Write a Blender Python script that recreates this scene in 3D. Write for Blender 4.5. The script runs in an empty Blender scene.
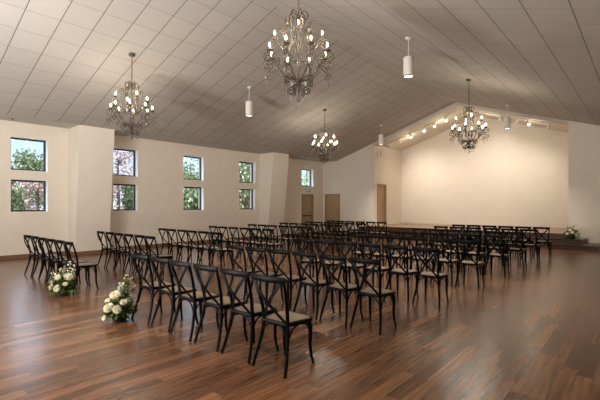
import bpy, bmesh, math, random
from mathutils import Vector, Matrix
PI = math.pi
R = math.radians
SC = bpy.context.scene
COL = SC.collection
rng = random.Random(7)

# ---------------------------------------------------------------- materials
def mat(name):
    m = bpy.data.materials.new(name); m.use_nodes = True
    nt = m.node_tree
    b = nt.nodes.get('Principled BSDF')
    return m, nt, b
def N(nt, typ, **kw):
    n = nt.nodes.new(typ)
    for k, v in kw.items(): setattr(n, k, v)
    return n
def L(nt, a, b): nt.links.new(a, b)
def srgb(r, g, b):
    f = lambda c: ((c/255)/12.92 if c/255 <= .04045 else (((c/255)+.055)/1.055)**2.4)
    return (f(r), f(g), f(b), 1)
def math_n(nt, op, a, b=None, c=None):
    n = N(nt, 'ShaderNodeMath', operation=op)
    for i, v in enumerate((a, b, c)):
        if v is None: continue
        if isinstance(v, (int, float)): n.inputs[i].default_value = v
        else: L(nt, v, n.inputs[i])
    return n.outputs[0]
def mixc(nt, fac, a, b, blend='MIX'):
    n = N(nt, 'ShaderNodeMix', data_type='RGBA', blend_type=blend)
    if isinstance(fac, (int, float)): n.inputs[0].default_value = fac
    else: L(nt, fac, n.inputs[0])
    for i, v in ((6, a), (7, b)):
        if isinstance(v, tuple): n.inputs[i].default_value = v
        else: L(nt, v, n.inputs[i])
    return n.outputs[2]
def plain(name, col, rough=.5, metal=0, noise=.06, scale=30, bump=0, spec=.5, vary=False):
    m, nt, b = mat(name)
    tc = N(nt, 'ShaderNodeTexCoord'); ns = N(nt, 'ShaderNodeTexNoise')
    ns.inputs['Scale'].default_value = scale; ns.inputs['Detail'].default_value = 4
    L(nt, tc.outputs['Object'], ns.inputs['Vector'])
    dark = tuple(c*(1-noise*2) for c in col[:3])+(1,); lite = tuple(min(1, c*(1+noise*2)) for c in col[:3])+(1,)
    L(nt, mixc(nt, ns.outputs['Fac'], dark, lite), b.inputs['Base Color'])
    b.inputs['Roughness'].default_value = rough; b.inputs['Metallic'].default_value = metal
    b.inputs['Specular IOR Level'].default_value = spec
    if bump:
        bp = N(nt, 'ShaderNodeBump'); bp.inputs['Strength'].default_value = bump; bp.inputs['Distance'].default_value = .01
        L(nt, ns.outputs['Fac'], bp.inputs['Height']); L(nt, bp.outputs[0], b.inputs['Normal'])
    return m
def glow(name, col, strength):
    m, nt, b = mat(name)
    b.inputs['Base Color'].default_value = (.9, .9, .9, 1)
    b.inputs['Emission Color'].default_value = col
    b.inputs['Emission Strength'].default_value = strength
    return m

M = {}
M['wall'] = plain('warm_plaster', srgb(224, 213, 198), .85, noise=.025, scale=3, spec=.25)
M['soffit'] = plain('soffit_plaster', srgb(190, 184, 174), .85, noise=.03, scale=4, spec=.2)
M['reveal'] = plain('daylit_reveal_white', srgb(246, 246, 248), .6, noise=.01)  # daylight falling on the jambs is put into this brighter white
M['header'] = plain('header_paint', srgb(208, 199, 185), .8, noise=.02, spec=.2)
M['recess'] = plain('recess_ceiling_paint', srgb(212, 202, 184), .8, noise=.02, spec=.2)
M['base'] = plain('baseboard_wood', srgb(120, 90, 66), .4, noise=.15, scale=8)
M['door'] = plain('door_paint', srgb(168, 143, 112), .5, noise=.03)
M['door_frame'] = plain('door_frame_paint', srgb(150, 124, 92), .5, noise=.03)
M['bronze_frame'] = plain('window_frame_paint', srgb(34, 31, 30), .4)
M['steel'] = plain('brushed_steel', srgb(120, 112, 100), .35, metal=.8)
M['panic'] = plain('panic_bar_metal', srgb(70, 62, 54), .4, metal=.6)
M['black'] = plain('black_wood', (.0019, .0016, .0014, 1), .45, noise=.2, scale=14, spec=.09)
M['iron'] = plain('aged_bronze_iron', (.080, .060, .043, 1), .55, metal=.25, noise=.3, scale=40)
M['candle'] = plain('candle_sleeve', srgb(150, 128, 100), .6)
M['white_metal'] = plain('white_enamel', srgb(226, 220, 210), .45)
M['black_rim'] = plain('dark_rim', srgb(40, 36, 32), .5)
M['ivory'] = plain('ivory_plastic', srgb(214, 190, 150), .5)
M['trunk'] = plain('bark', srgb(84, 66, 54), .9, noise=.3, scale=12, bump=.5)
M['lawn'] = plain('lawn', srgb(96, 112, 62), .95, noise=.3, scale=2)
M['stone'] = plain('pale_garden_wall', srgb(200, 196, 186), .9, noise=.1, scale=3)
M['petal'] = plain('cream_petal', srgb(248, 240, 220), .6, noise=.05, scale=20)
M['petal2'] = plain('buttercream_petal', srgb(246, 238, 212), .6, noise=.05, scale=20)
M['leaf'] = plain('dark_leaf', srgb(52, 74, 34), .5, noise=.45, scale=18)
M['leaf2'] = plain('fresh_leaf', srgb(96, 122, 52), .5, noise=.35, scale=18)
M['bowl'] = plain('dark_bowl', srgb(38, 40, 34), .3)
M['bulb'] = glow('lit_candle_bulb', (1, .89, .73, 1), 620)
M['lens'] = glow('lit_pendant_lens', (1, .90, .74, 1), 5)
M['spot_lens'] = glow('lit_spot_lens', (1, .88, .70, 1), 60)
M['spot_dim'] = glow('side_spot_lens', (1, .88, .70, 1), 6)
M['exit_green'] = glow('green_exit_letters', (.25, .80, .45, 1), .22)

def leafmat(name, c1, c2, c3):
    m, nt, b = mat(name)
    gi = N(nt, 'ShaderNodeNewGeometry'); rp = N(nt, 'ShaderNodeValToRGB')
    L(nt, gi.outputs['Random Per Island'], rp.inputs[0])
    rp.color_ramp.elements[0].color = c1; rp.color_ramp.elements[1].color = c3
    e = rp.color_ramp.elements.new(.5); e.color = c2
    L(nt, rp.outputs[0], b.inputs['Base Color']); b.inputs['Roughness'].default_value = .8
    b.inputs['Specular IOR Level'].default_value = .15
    return m
M['tree_green'] = leafmat('round_tree_leaves', srgb(84, 94, 70), srgb(112, 122, 92), srgb(150, 152, 122))
M['tree_pink'] = leafmat('blossom_leaves', srgb(126, 98, 94), srgb(160, 132, 126), srgb(196, 176, 168))
M['tree_dark'] = leafmat('conifer_needles', srgb(44, 54, 40), srgb(72, 84, 58), srgb(108, 118, 84))
M['tree_mid'] = leafmat('weeping_leaves', srgb(46, 56, 38), srgb(88, 100, 70), srgb(168, 176, 142))
M['tree_pale'] = leafmat('pale_leaves', srgb(120, 136, 104), srgb(160, 172, 140), srgb(200, 206, 184))
M['arr_leaf'] = leafmat('arrangement_leaves', srgb(38, 52, 24), srgb(62, 84, 38), srgb(112, 134, 66))

# crystal and glass: clear and reflective
def glassy(name, tint, refl_rough=.02, ior=1.45, boost=0):
    m, nt, b = mat(name); nt.nodes.remove(b)
    out = nt.nodes['Material Output']
    tr = N(nt, 'ShaderNodeBsdfTransparent'); tr.inputs[0].default_value = tint
    gl = N(nt, 'ShaderNodeBsdfGlossy'); gl.inputs['Roughness'].default_value = refl_rough
    fr = N(nt, 'ShaderNodeFresnel'); fr.inputs[0].default_value = ior
    fac = math_n(nt, 'ADD', fr.outputs[0], boost)
    mx = N(nt, 'ShaderNodeMixShader'); L(nt, fac, mx.inputs[0]); L(nt, tr.outputs[0], mx.inputs[1]); L(nt, gl.outputs[0], mx.inputs[2])
    L(nt, mx.outputs[0], out.inputs[0])
    return m
M['glass'] = glassy('window_glass', (.93, .96, .97, 1))
M['crystal'] = glassy('cut_crystal', (.90, .89, .87, 1), .15, 1.4, .015)
M['acrylic'] = glassy('clear_acrylic', (.80, .92, .84, 1), .1, 1.45, .05)

def floor_mat():
    m, nt, b = mat('walnut_plank_floor')
    tc = N(nt, 'ShaderNodeTexCoord'); sp = N(nt, 'ShaderNodeSeparateXYZ'); L(nt, tc.outputs['Object'], sp.inputs[0])
    X, Y = sp.outputs[0], sp.outputs[1]
    W, LEN = .125, 1.15
    ix = math_n(nt, 'FLOOR', math_n(nt, 'DIVIDE', X, W))
    fx = math_n(nt, 'FRACT', math_n(nt, 'DIVIDE', X, W))
    wn = N(nt, 'ShaderNodeTexWhiteNoise', noise_dimensions='1D'); L(nt, ix, wn.inputs['W'])
    yo = math_n(nt, 'ADD', math_n(nt, 'DIVIDE', Y, LEN), math_n(nt, 'MULTIPLY', wn.outputs['Value'], 7.3))
    iy = math_n(nt, 'FLOOR', yo); fy = math_n(nt, 'FRACT', yo)
    cb = N(nt, 'ShaderNodeCombineXYZ'); L(nt, ix, cb.inputs[0]); L(nt, iy, cb.inputs[1])
    w2 = N(nt, 'ShaderNodeTexWhiteNoise', noise_dimensions='3D'); L(nt, cb.outputs[0], w2.inputs['Vector'])
    rp = N(nt, 'ShaderNodeValToRGB'); L(nt, w2.outputs['Value'], rp.inputs[0])
    rp.color_ramp.elements[0].color = srgb(84, 59, 43); rp.color_ramp.elements[1].color = srgb(126, 92, 67)
    e = rp.color_ramp.elements.new(.55); e.color = srgb(103, 73, 53)
    # grain: long streaks, shifted per plank
    v = N(nt, 'ShaderNodeCombineXYZ')
    L(nt, math_n(nt, 'MULTIPLY', X, 34), v.inputs[0]); L(nt, math_n(nt, 'MULTIPLY', Y, 1.5), v.inputs[1])
    L(nt, math_n(nt, 'MULTIPLY', w2.outputs['Value'], 37), v.inputs[2])
    n1 = N(nt, 'ShaderNodeTexNoise'); n1.inputs['Scale'].default_value = 1; n1.inputs['Detail'].default_value = 5; n1.inputs['Distortion'].default_value = .6
    L(nt, v.outputs[0], n1.inputs['Vector'])
    r2 = N(nt, 'ShaderNodeValToRGB'); L(nt, n1.outputs['Fac'], r2.inputs[0])
    r2.color_ramp.elements[0].position = .33; r2.color_ramp.elements[0].color = (.60, .59, .58, 1)
    r2.color_ramp.elements[1].position = .72; r2.color_ramp.elements[1].color = (1.42, 1.26, 1.08, 1)
    c = mixc(nt, 1, rp.outputs[0], r2.outputs[0], 'MULTIPLY')
    # seams
    e1 = math_n(nt, 'LESS_THAN', fx, .018); e2 = math_n(nt, 'LESS_THAN', fy, .003)
    c = mixc(nt, math_n(nt, 'MULTIPLY', math_n(nt, 'MAXIMUM', e1, e2), .55), c, (.02, .012, .008, 1))
    L(nt, c, b.inputs['Base Color'])
    rr = math_n(nt, 'ADD', math_n(nt, 'MULTIPLY', n1.outputs['Fac'], .08), .20)
    L(nt, rr, b.inputs['Roughness']); b.inputs['Specular IOR Level'].default_value = .5
    bp = N(nt, 'ShaderNodeBump'); bp.inputs['Strength'].default_value = .02; bp.inputs['Distance'].default_value = .003
    L(nt, n1.outputs['Fac'], bp.inputs['Height']); L(nt, bp.outputs[0], b.inputs['Normal'])
    return m
M['floor'] = floor_mat()
def stage_mat(name, c1, c2):
    m, nt, b = mat(name)
    tc = N(nt, 'ShaderNodeTexCoord'); mp = N(nt, 'ShaderNodeMapping'); mp.inputs['Scale'].default_value = (1.2, 14, 14)
    L(nt, tc.outputs['Object'], mp.inputs[0])
    n1 = N(nt, 'ShaderNodeTexNoise'); n1.inputs['Scale'].default_value = 1.5; n1.inputs['Detail'].default_value = 4
    L(nt, mp.outputs[0], n1.inputs['Vector'])
    L(nt, mixc(nt, n1.outputs['Fac'], c1, c2), b.inputs['Base Color']); b.inputs['Roughness'].default_value = .35
    return m
M['step'] = stage_mat('dark_walnut_step', srgb(56, 36, 25), srgb(100, 64, 43))
M['tread'] = stage_mat('dark_step_tread', srgb(34, 25, 20), srgb(52, 38, 29))
M['stage'] = stage_mat('stage_boards', srgb(120, 92, 66), srgb(160, 128, 96))

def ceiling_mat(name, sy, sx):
    """fibre tiles on a two-foot grid; sy, sx = darkness of the seams across / along the ridge, grazing shade included"""
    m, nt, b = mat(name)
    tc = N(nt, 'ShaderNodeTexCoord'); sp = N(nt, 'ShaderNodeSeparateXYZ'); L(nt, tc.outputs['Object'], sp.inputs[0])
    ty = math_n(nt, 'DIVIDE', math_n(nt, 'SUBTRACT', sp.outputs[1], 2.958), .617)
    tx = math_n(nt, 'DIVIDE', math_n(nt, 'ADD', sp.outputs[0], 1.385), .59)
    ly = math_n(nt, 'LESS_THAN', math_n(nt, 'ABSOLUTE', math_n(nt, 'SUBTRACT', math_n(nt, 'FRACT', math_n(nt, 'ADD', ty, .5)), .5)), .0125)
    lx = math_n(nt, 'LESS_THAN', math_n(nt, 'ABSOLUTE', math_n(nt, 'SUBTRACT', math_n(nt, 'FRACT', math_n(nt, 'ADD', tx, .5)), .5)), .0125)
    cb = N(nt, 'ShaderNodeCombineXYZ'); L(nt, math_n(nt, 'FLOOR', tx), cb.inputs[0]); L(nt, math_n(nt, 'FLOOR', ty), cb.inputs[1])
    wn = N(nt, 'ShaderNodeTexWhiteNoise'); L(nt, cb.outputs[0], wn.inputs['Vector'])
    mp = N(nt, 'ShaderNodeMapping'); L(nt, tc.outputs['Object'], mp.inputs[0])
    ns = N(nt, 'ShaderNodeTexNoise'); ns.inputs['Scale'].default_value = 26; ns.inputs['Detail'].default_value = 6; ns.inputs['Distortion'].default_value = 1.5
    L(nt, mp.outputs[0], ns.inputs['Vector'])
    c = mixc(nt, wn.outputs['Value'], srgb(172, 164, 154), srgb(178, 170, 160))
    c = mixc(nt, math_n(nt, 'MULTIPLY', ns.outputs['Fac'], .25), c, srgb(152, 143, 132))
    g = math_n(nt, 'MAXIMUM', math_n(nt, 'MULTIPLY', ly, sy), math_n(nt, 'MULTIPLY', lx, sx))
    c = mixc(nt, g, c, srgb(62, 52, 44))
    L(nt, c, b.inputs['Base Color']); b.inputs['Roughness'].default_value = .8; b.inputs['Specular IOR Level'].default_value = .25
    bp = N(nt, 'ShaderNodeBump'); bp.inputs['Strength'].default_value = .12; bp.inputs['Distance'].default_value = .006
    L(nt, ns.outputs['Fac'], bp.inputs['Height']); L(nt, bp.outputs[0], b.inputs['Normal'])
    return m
M['ceil_l'] = ceiling_mat('ceiling_tiles_left_slope', .85, .36)  # grazing light is painted into the seam darkness, differently on each slope
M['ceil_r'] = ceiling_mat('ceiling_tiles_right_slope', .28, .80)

def weave_mat():
    m, nt, b = mat('woven_rush')
    tc = N(nt, 'ShaderNodeTexCoord')
    c = N(nt, 'ShaderNodeTexChecker'); c.inputs['Scale'].default_value = 110
    c.inputs['Color1'].default_value = srgb(146, 126, 102); c.inputs['Color2'].default_value = srgb(112, 96, 77)
    L(nt, tc.outputs['Object'], c.inputs['Vector'])
    L(nt, c.outputs['Color'], b.inputs['Base Color']); b.inputs['Roughness'].default_value = .55
    bp = N(nt, 'ShaderNodeBump'); bp.inputs['Strength'].default_value = .3; bp.inputs['Distance'].default_value = .002
    L(nt, c.outputs['Fac'], bp.inputs['Height']); L(nt, bp.outputs[0], b.inputs['Normal'])
    return m
M['weave'] = weave_mat()

# ---------------------------------------------------------------- mesh helpers
def BM(): return bmesh.new()
def box(bm, x0, x1, y0, y1, z0, z1):
    vs = [bm.verts.new(p) for p in ((x0,y0,z0),(x1,y0,z0),(x1,y1,z0),(x0,y1,z0),(x0,y0,z1),(x1,y0,z1),(x1,y1,z1),(x0,y1,z1))]
    for f in ((0,3,2,1),(4,5,6,7),(0,1,5,4),(1,2,6,5),(2,3,7,6),(3,0,4,7)): bm.faces.new([vs[i] for i in f])
def hexa(bm, lo, hi):
    a = [bm.verts.new(p) for p in lo]; b = [bm.verts.new(p) for p in hi]; n = len(a)
    bm.faces.new(a[::-1]); bm.faces.new(b)
    for i in range(n): bm.faces.new((a[i], a[(i+1) % n], b[(i+1) % n], b[i]))
def smooth_path(pts, per=6):
    P = [Vector(p) for p in pts]; P = [2*P[0]-P[1]]+P+[2*P[-1]-P[-2]]
    out = []
    for i in range(1, len(P)-2):
        a, b, c, d = P[i-1:i+3]
        for k in range(per):
            t = k/per
            out.append(.5*((2*b)+(c-a)*t+(2*a-5*b+4*c-d)*t*t+(3*b-a-3*c+d)*t**3))
    out.append(P[-2]); return out
def sweep(bm, pts, rad, n=6, prof=None, up=None, cap=True):
    """tube along pts; rad a number or list; prof = list of (a,b) for a custom section, oriented by up"""
    P = [Vector(p) for p in pts]; m = len(P)
    rads = rad if isinstance(rad, (list, tuple)) else [rad]*m
    if len(rads) != m:
        src = rads; rads = []
        for i in range(m):
            t = i/(m-1)*(len(src)-1); k = min(int(t), len(src)-2); rads.append(src[k]+(src[k+1]-src[k])*(t-k))
    if prof is None: prof = [(math.cos(2*PI*k/n), math.sin(2*PI*k/n)) for k in range(n)]
    rings = []; nrm = None
    for i in range(m):
        t = (P[min(i+1, m-1)]-P[max(i-1, 0)])
        if t.length < 1e-9: t = Vector((0,0,1))
        t.normalize()
        if up is not None:
            nrm = Vector(up)-t*Vector(up).dot(t)
            if nrm.length < 1e-6: nrm = t.orthogonal()
        elif nrm is None: nrm = t.orthogonal()
        else:
            nrm = nrm-t*nrm.dot(t)
            if nrm.length < 1e-6: nrm = t.orthogonal()
        nrm.normalize(); bi = t.cross(nrm)
        rings.append([bm.verts.new(P[i]+(bi*a+nrm*b)*rads[i]) for a, b in prof])
    q = len(prof)
    for i in range(m-1):
        for k in range(q):
            bm.faces.new((rings[i][k], rings[i][(k+1) % q], rings[i+1][(k+1) % q], rings[i+1][k]))
    if cap:
        bm.faces.new(rings[0][::-1]); bm.faces.new(rings[-1])
def lathe(bm, prof, n=12, c=(0,0,0)):
    rings = []
    for r, z in prof:
        if r < 1e-5: rings.append([bm.verts.new((c[0], c[1], c[2]+z))])
        else: rings.append([bm.verts.new((c[0]+r*math.cos(2*PI*k/n), c[1]+r*math.sin(2*PI*k/n), c[2]+z)) for k in range(n)])
    for a, b in zip(rings, rings[1:]):
        for k in range(n):
            if len(a) == 1 and len(b) == 1: continue
            if len(a) == 1: bm.faces.new((a[0], b[(k+1) % n], b[k]))
            elif len(b) == 1: bm.faces.new((a[k], a[(k+1) % n], b[0]))
            else: bm.faces.new((a[k], a[(k+1) % n], b[(k+1) % n], b[k]))
def torus(bm, c, R1, r2, axis='x', sx=1, n=10, m=5):
    pts = []
    for k in range(n+1):
        a = 2*PI*k/n
        u, v = R1*math.cos(a)*sx, R1*math.sin(a)
        pts.append((c[0]+(0 if axis == 'x' else u), c[1]+(u if axis == 'x' else 0), c[2]+v))
    sweep(bm, pts, r2, m, cap=False)
def bevel(bm, w, seg=2):
    bmesh.ops.bevel(bm, geom=list(bm.edges), offset=w, segments=seg, affect='EDGES', profile=.6)
def obj(name, bm, m, parent=None, smooth=True, fix=True):
    if fix: bmesh.ops.recalc_face_normals(bm, faces=bm.faces)
    me = bpy.data.meshes.new(name); bm.to_mesh(me); bm.free()
    for mm in (m if isinstance(m, list) else [m]): me.materials.append(mm)
    if smooth:
        for p in me.polygons: p.use_smooth = True
        try: me.set_sharp_from_angle(angle=R(38))
        except Exception: pass
    o = bpy.data.objects.new(name, me); COL.objects.link(o)
    if parent: o.parent = parent
    return o
def tag(o, label, cat, group=None, kind=None):
    o['label'] = label; o['category'] = cat
    if group: o['group'] = group
    if kind: o['kind'] = kind
    return o
def thing(name, label, cat, loc=(0,0,0), rz=0, group=None):
    o = bpy.data.objects.new(name, None); COL.objects.link(o); o.empty_display_size = .1
    o.location = loc; o.rotation_euler = (0,0,rz)
    return tag(o, label, cat, group)
KIDS = {}
def kids(o):
    return [c for c in COL.objects if c.parent == o]
def dup(root, tree, loc, rz, label, group=None):
    r = root.copy(); COL.objects.link(r); r.location = loc; r.rotation_euler = (0,0,rz); r['label'] = label
    if group: r['group'] = group
    for ch, subs in tree:
        c = ch.copy(); COL.objects.link(c); c.parent = r
        for g in subs:
            d = g.copy(); COL.objects.link(d); d.parent = c
    return r
def tree_of(root): return [(c, kids(c)) for c in kids(root)]
def struct(name, bm, m, label, cat, parent=None, smooth=False):
    o = obj(name, bm, m, parent, smooth)
    if parent is None: tag(o, label, cat, kind='structure')
    return o

# ---------------------------------------------------------------- room numbers
XL, XR, YB, YG, YS = -14.0, .96, -4.2, 18.1, 21.2      # left wall, right wall, rear wall, stage gable, stage back wall
XE, ZE, XRIDGE = -13.05, 4.02, -6.52                     # tile edge, eave height, ridge
SL = .33
ZR = ZE+SL*(XRIDGE-XE)
XE2 = 2*XRIDGE-XE
def zc(x): return ZR-SL*abs(x-XRIDGE)
OX0, OX1 = -10.71, -2.28                                 # stage opening

# floor
b = BM(); box(b, XL-.35, XR+.2, YB-.2, YG+.0, -.1, 0)
struct('floor', b, M['floor'], 'glossy dark walnut plank floor of the hall', 'floor')

# ceiling (two slopes, own thickness)
b = BM()
lo = [(XE, ZE), (XRIDGE, ZR), (XE2, ZE)]
hi = [(XE, ZE+.12), (XRIDGE, ZR+.12), (XE2, ZE+.12)]
va = [[b.verts.new((x, y, z)) for x, z in lo] for y in (YB, YG)]
vb = [[b.verts.new((x, y, z)) for x, z in hi] for y in (YB, YG)]
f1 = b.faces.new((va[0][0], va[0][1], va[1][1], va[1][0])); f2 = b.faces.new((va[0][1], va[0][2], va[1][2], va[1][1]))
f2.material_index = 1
for i in (0, 1): b.faces.new((vb[0][i], vb[1][i], vb[1][i+1], vb[0][i+1]))
for i in (0, 1):
    for e in (0, 1): b.faces.new((va[e][i], va[e][i+1], vb[e][i+1], vb[e][i]))
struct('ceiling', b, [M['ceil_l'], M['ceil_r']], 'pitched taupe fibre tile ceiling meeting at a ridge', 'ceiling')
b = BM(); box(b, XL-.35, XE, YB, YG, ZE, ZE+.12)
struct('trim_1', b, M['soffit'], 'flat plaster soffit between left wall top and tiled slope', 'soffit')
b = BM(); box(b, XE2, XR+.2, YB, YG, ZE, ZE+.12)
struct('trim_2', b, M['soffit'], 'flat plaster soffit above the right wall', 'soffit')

# left wall with openings
WT = .35
wins = []                                                 # y0,y1,z0,z1
for y0 in (3.25, 6.21, 8.99, 11.87):
    wd = {3.25: .96, 6.21: .89, 8.99: .97, 11.87: 1.01}[y0]; wins += [(y0, y0+wd, 1.37, 2.33), (y0, y0+wd, 2.60, 3.58)]
wins.append((16.22, 17.2, 2.60, 3.55))
DOOR1 = (16.25, 17.22, 0, 2.18)
cols = sorted({w[:2] for w in wins if w[0] < 16})
cols.append((16.22, 17.22))
b = BM(); y = YB
for c0, c1 in cols:
    box(b, XL-WT, XL, y, c0, 0, ZE)
    hs = sorted((w[2], w[3]) for w in wins if abs(w[0]-c0) < .01)
    if c0 > 16: hs = [(0, 2.18)]+hs
    z = 0
    for h0, h1 in hs:
        if h0 > z: box(b, XL-WT, XL, c0, c1, z, h0)
        z = h1
    box(b, XL-WT, XL, c0, c1, z, ZE)
    y = c1
box(b, XL-WT, XL, y, YG, 0, ZE)
struct('wall_left', b, M['wall'], 'long warm white wall with stacked square windows', 'wall')
for i, (y0, y1, z0, z1) in enumerate(wins):
    ya = y0; b = BM(); t = .055; xf0, xf1 = XL-.23, XL-.165
    if y0 > 16: y1 = 17.22
    box(b, xf0, xf1, ya, y1, z0, z0+t); box(b, xf0, xf1, ya, y1, z1-t, z1)
    box(b, xf0, xf1, ya, ya+t, z0+t, z1-t); box(b, xf0, xf1, y1-t, y1, z0+t, z1-t)
    nm = ('lower' if z0 < 2 else 'upper')
    pos = ['nearest the camera', 'second along the wall', 'third along the wall', 'nearest the stage pier', 'above the far door'][min(i//2, 4)]
    f = struct('window_%d' % (i+1), b, M['bronze_frame'], '%s square window with dark frame, %s' % (nm, pos), 'window')
    b = BM(); xm = (xf0+xf1)/2
    vs = [b.verts.new(p) for p in ((xm, ya+t, z0+t), (xm, y1-t, z0+t), (xm, y1-t, z1-t), (xm, ya+t, z1-t))]; b.faces.new(vs)
    obj('pane', b, M['glass'], f, False)
    b = BM(); e = .006  # thin liner added round the opening, coloured to look daylit
    box(b, xf1, XL+.002, ya, y1, z0, z0+e); box(b, xf1, XL+.002, ya, y1, z1-e, z1)
    box(b, xf1, XL+.002, ya, ya+e, z0+e, z1-e); box(b, xf1, XL+.002, y1-e, y1, z0+e, z1-e)
    obj('reveal', b, M['reveal'], f, False)

# piers on the left wall, deeper at the top
for i, y0 in enumerate((4.79, 13.14)):
    b = BM(); y1 = y0+1.05
    hexa(b, [(XL, y0, 0), (-13.47, y0, 0), (-13.47, y1, 0), (XL, y1, 0)], [(XL, y0, ZE), (XE, y0, ZE), (XE, y1, ZE), (XL, y1, ZE)])
    struct('wall_pier.%03d' % i if i else 'wall_pier', b, M['wall'], 'tapered plaster pier on left wall, ' + ('after the nearest windows' if i == 0 else 'before the far doors'), 'pier')

# other walls
b = BM(); box(b, XR, XR+.2, YB, YG+.2, 0, ZE); struct('wall_right', b, M['wall'], 'warm white wall on the right', 'wall')
def gable(b, x0, x1, y0, y1, z0, zf):
    xs = sorted({x0, x1} | ({XRIDGE} if x0 < XRIDGE < x1 else set()) | {x for x in (XE, XE2) if x0 < x < x1})
    for a, c in zip(xs, xs[1:]):
        hexa(b, [(a, y0, z0), (c, y0, z0), (c, y1, z0), (a, y1, z0)], [(a, y0, zf(a)), (c, y0, zf(c)), (c, y1, zf(c)), (a, y1, zf(a))])
zfull = lambda x: max(ZE, zc(x))
b = BM(); gable(b, XL-.35, XR+.2, YB-.2, YB, 0, zfull); struct('wall_rear', b, M['wall'], 'warm white gable wall behind the camera', 'wall')
D2 = (-13.86, -12.82, 2.2)
b = BM()
gable(b, XL-.35, D2[0], YG, YG+.2, 0, zfull); gable(b, D2[0], D2[1], YG, YG+.2, D2[2], zfull)
gable(b, D2[1], OX0, YG, YG+.2, 0, zfull)
struct('wall_front_left', b, M['wall'], 'gable wall left of the stage opening', 'wall')
b = BM(); gable(b, OX1, XR, YG, YG+.2, 0, zfull)
struct('wall_front_right', b, M['wall'], 'gable wall right of the stage opening', 'wall')
# header following the gable over the opening
b = BM()
for a, c in ((OX0, XRIDGE), (XRIDGE, OX1)):
    hexa(b, [(a, YG, zc(a)-.13), (c, YG, zc(c)-.13), (c, YG+.2, zc(c)-.13), (a, YG+.2, zc(a)-.13)], [(a, YG, zc(a)), (c, YG, zc(c)), (c, YG+.2, zc(c)), (a, YG+.2, zc(a))])
struct('trim_3', b, M['header'], 'gabled plaster header over the stage opening', 'header')
# recess
ZS = .53
D3 = (18.46, 19.43, 2.70)
b = BM()
zr = lambda x: zc(x)-.10
def side(b, x0, x1, y0, y1, z0, z1): box(b, x0, x1, y0, y1, z0, z1)
box(b, OX0-.2, OX0, YG+.2, D3[0], 0, zr(OX0)+.02); box(b, OX0-.2, OX0, D3[0], D3[1], D3[2], zr(OX0)+.02); box(b, OX0-.2, OX0, D3[1], YS, 0, zr(OX0)+.02)
struct('wall_stage_left', b, M['wall'], 'left side wall of the stage recess', 'wall')
b = BM(); box(b, OX1, OX1+.2, YG+.2, YS, 0, zr(OX1)+.02); struct('wall_stage_right', b, M['wall'], 'right side wall of the stage recess', 'wall')
b = BM(); gable(b, OX0-.2, OX1+.2, YS, YS+.2, 0, lambda x: zr(x)+.02); struct('wall_stage_back', b, M['wall'], 'large blank gabled wall behind the stage', 'wall')
b = BM()
for a, c in ((OX0-.2, XRIDGE), (XRIDGE, OX1+.2)):
    hexa(b, [(a, YG+.2, zr(a)), (c, YG+.2, zr(c)), (c, YS+.2, zr(c)), (a, YS+.2, zr(a))], [(a, YG+.2, zr(a)+.1), (c, YG+.2, zr(c)+.1), (c, YS+.2, zr(c)+.1), (a, YS+.2, zr(a)+.1)])
struct('ceiling_stage', b, M['recess'], 'smooth pitched ceiling over the stage recess', 'ceiling')
# stage and two wrap-round steps
YST = 17.35
b = BM(); box(b, OX0, OX1, YST, YG+.2, 0, ZS-.03); box(b, OX0, OX1, YG+.2, YS, 0, ZS-.03)
st = struct('stage_floor', b, M['step'], 'raised timber stage below the blank back wall', 'stage')
b = BM(); box(b, OX0, OX1, YST-.02, YST+.06, ZS-.03, ZS); obj('nosing', b, M['tread'], st, False)
b = BM(); box(b, OX0, OX1, YST+.06, YS, ZS-.03, ZS); obj('stage_boards', b, M['stage'], st, False)
for nm, x0, x1, y0, z, lb in (('stage_step', -11.95, -1.25, 16.75, .18, 'lowest wide dark step in front of the stage'),
                              ('stage_step.001', -11.45, -1.72, 17.05, .355, 'second dark step just below the stage edge')):
    zb = 0 if z < .3 else .18
    b = BM(); box(b, x0, x1, y0, YG if False else YG, zb, z-.03)
    s = struct(nm, b, M['step'], lb, 'step')
    b = BM(); box(b, x0-.015, x1+.015, y0-.02, YG, z-.03, z); obj('tread', b, M['tread'], s, False)

# doors
def lever(parent, p, axis):
    b = BM()
    if axis == 'y':   # on a wall facing -Y
        lathe(b, [(0, 0), (.028, 0), (.028, .012), (0, .012)], 12)
        for v in b.verts: v.co = Vector((p[0]+v.co.x, p[1]-v.co.z, p[2]+v.co.y))
        sweep(b, [(p[0], p[1]-.01, p[2]), (p[0], p[1]-.055, p[2]), (p[0]-.03, p[1]-.06, p[2]), (p[0]-.12, p[1]-.06, p[2])], .010, 6)
    else:
        lathe(b, [(0, 0), (.028, 0), (.028, .012), (0, .012)], 12)
        for v in b.verts: v.co = Vector((p[0]+v.co.z, p[1]+v.co.x, p[2]+v.co.y))
        sweep(b, [(p[0]+.01, p[1], p[2]), (p[0]+.055, p[1], p[2]), (p[0]+.06, p[1]-.03, p[2]), (p[0]+.06, p[1]-.12, p[2])], .010, 6)
    obj('handle', b, M['steel'], parent)
b = BM(); box(b, XL-.14, XL-.09, DOOR1[0]+.05, DOOR1[1]-.05, .01, DOOR1[3]-.05)
d = struct('door_1', b, M['door'], 'tan exit door with push bar under the far window', 'door')
b = BM()
for a, c, z0, z1 in ((16.22, 16.30, 0, 2.18), (17.15, 17.22, 0, 2.18), (16.30, 17.15, 2.11, 2.18)): box(b, XL-.18, XL+.015, a, c, z0, z1)
obj('door_frame', b, M['door_frame'], d, False)
b = BM(); box(b, XL-.09, XL-.04, 16.34, 17.10, .97, 1.05); box(b, XL-.05, XL-.01, 16.36, 16.95, .98, 1.03); bevel(b, .006, 1); obj('push_bar', b, M['panic'], d)
b = BM(); box(b, D2[0]+.05, D2[1]-.05, YG+.05, YG+.10, .01, D2[2]-.05)
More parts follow.
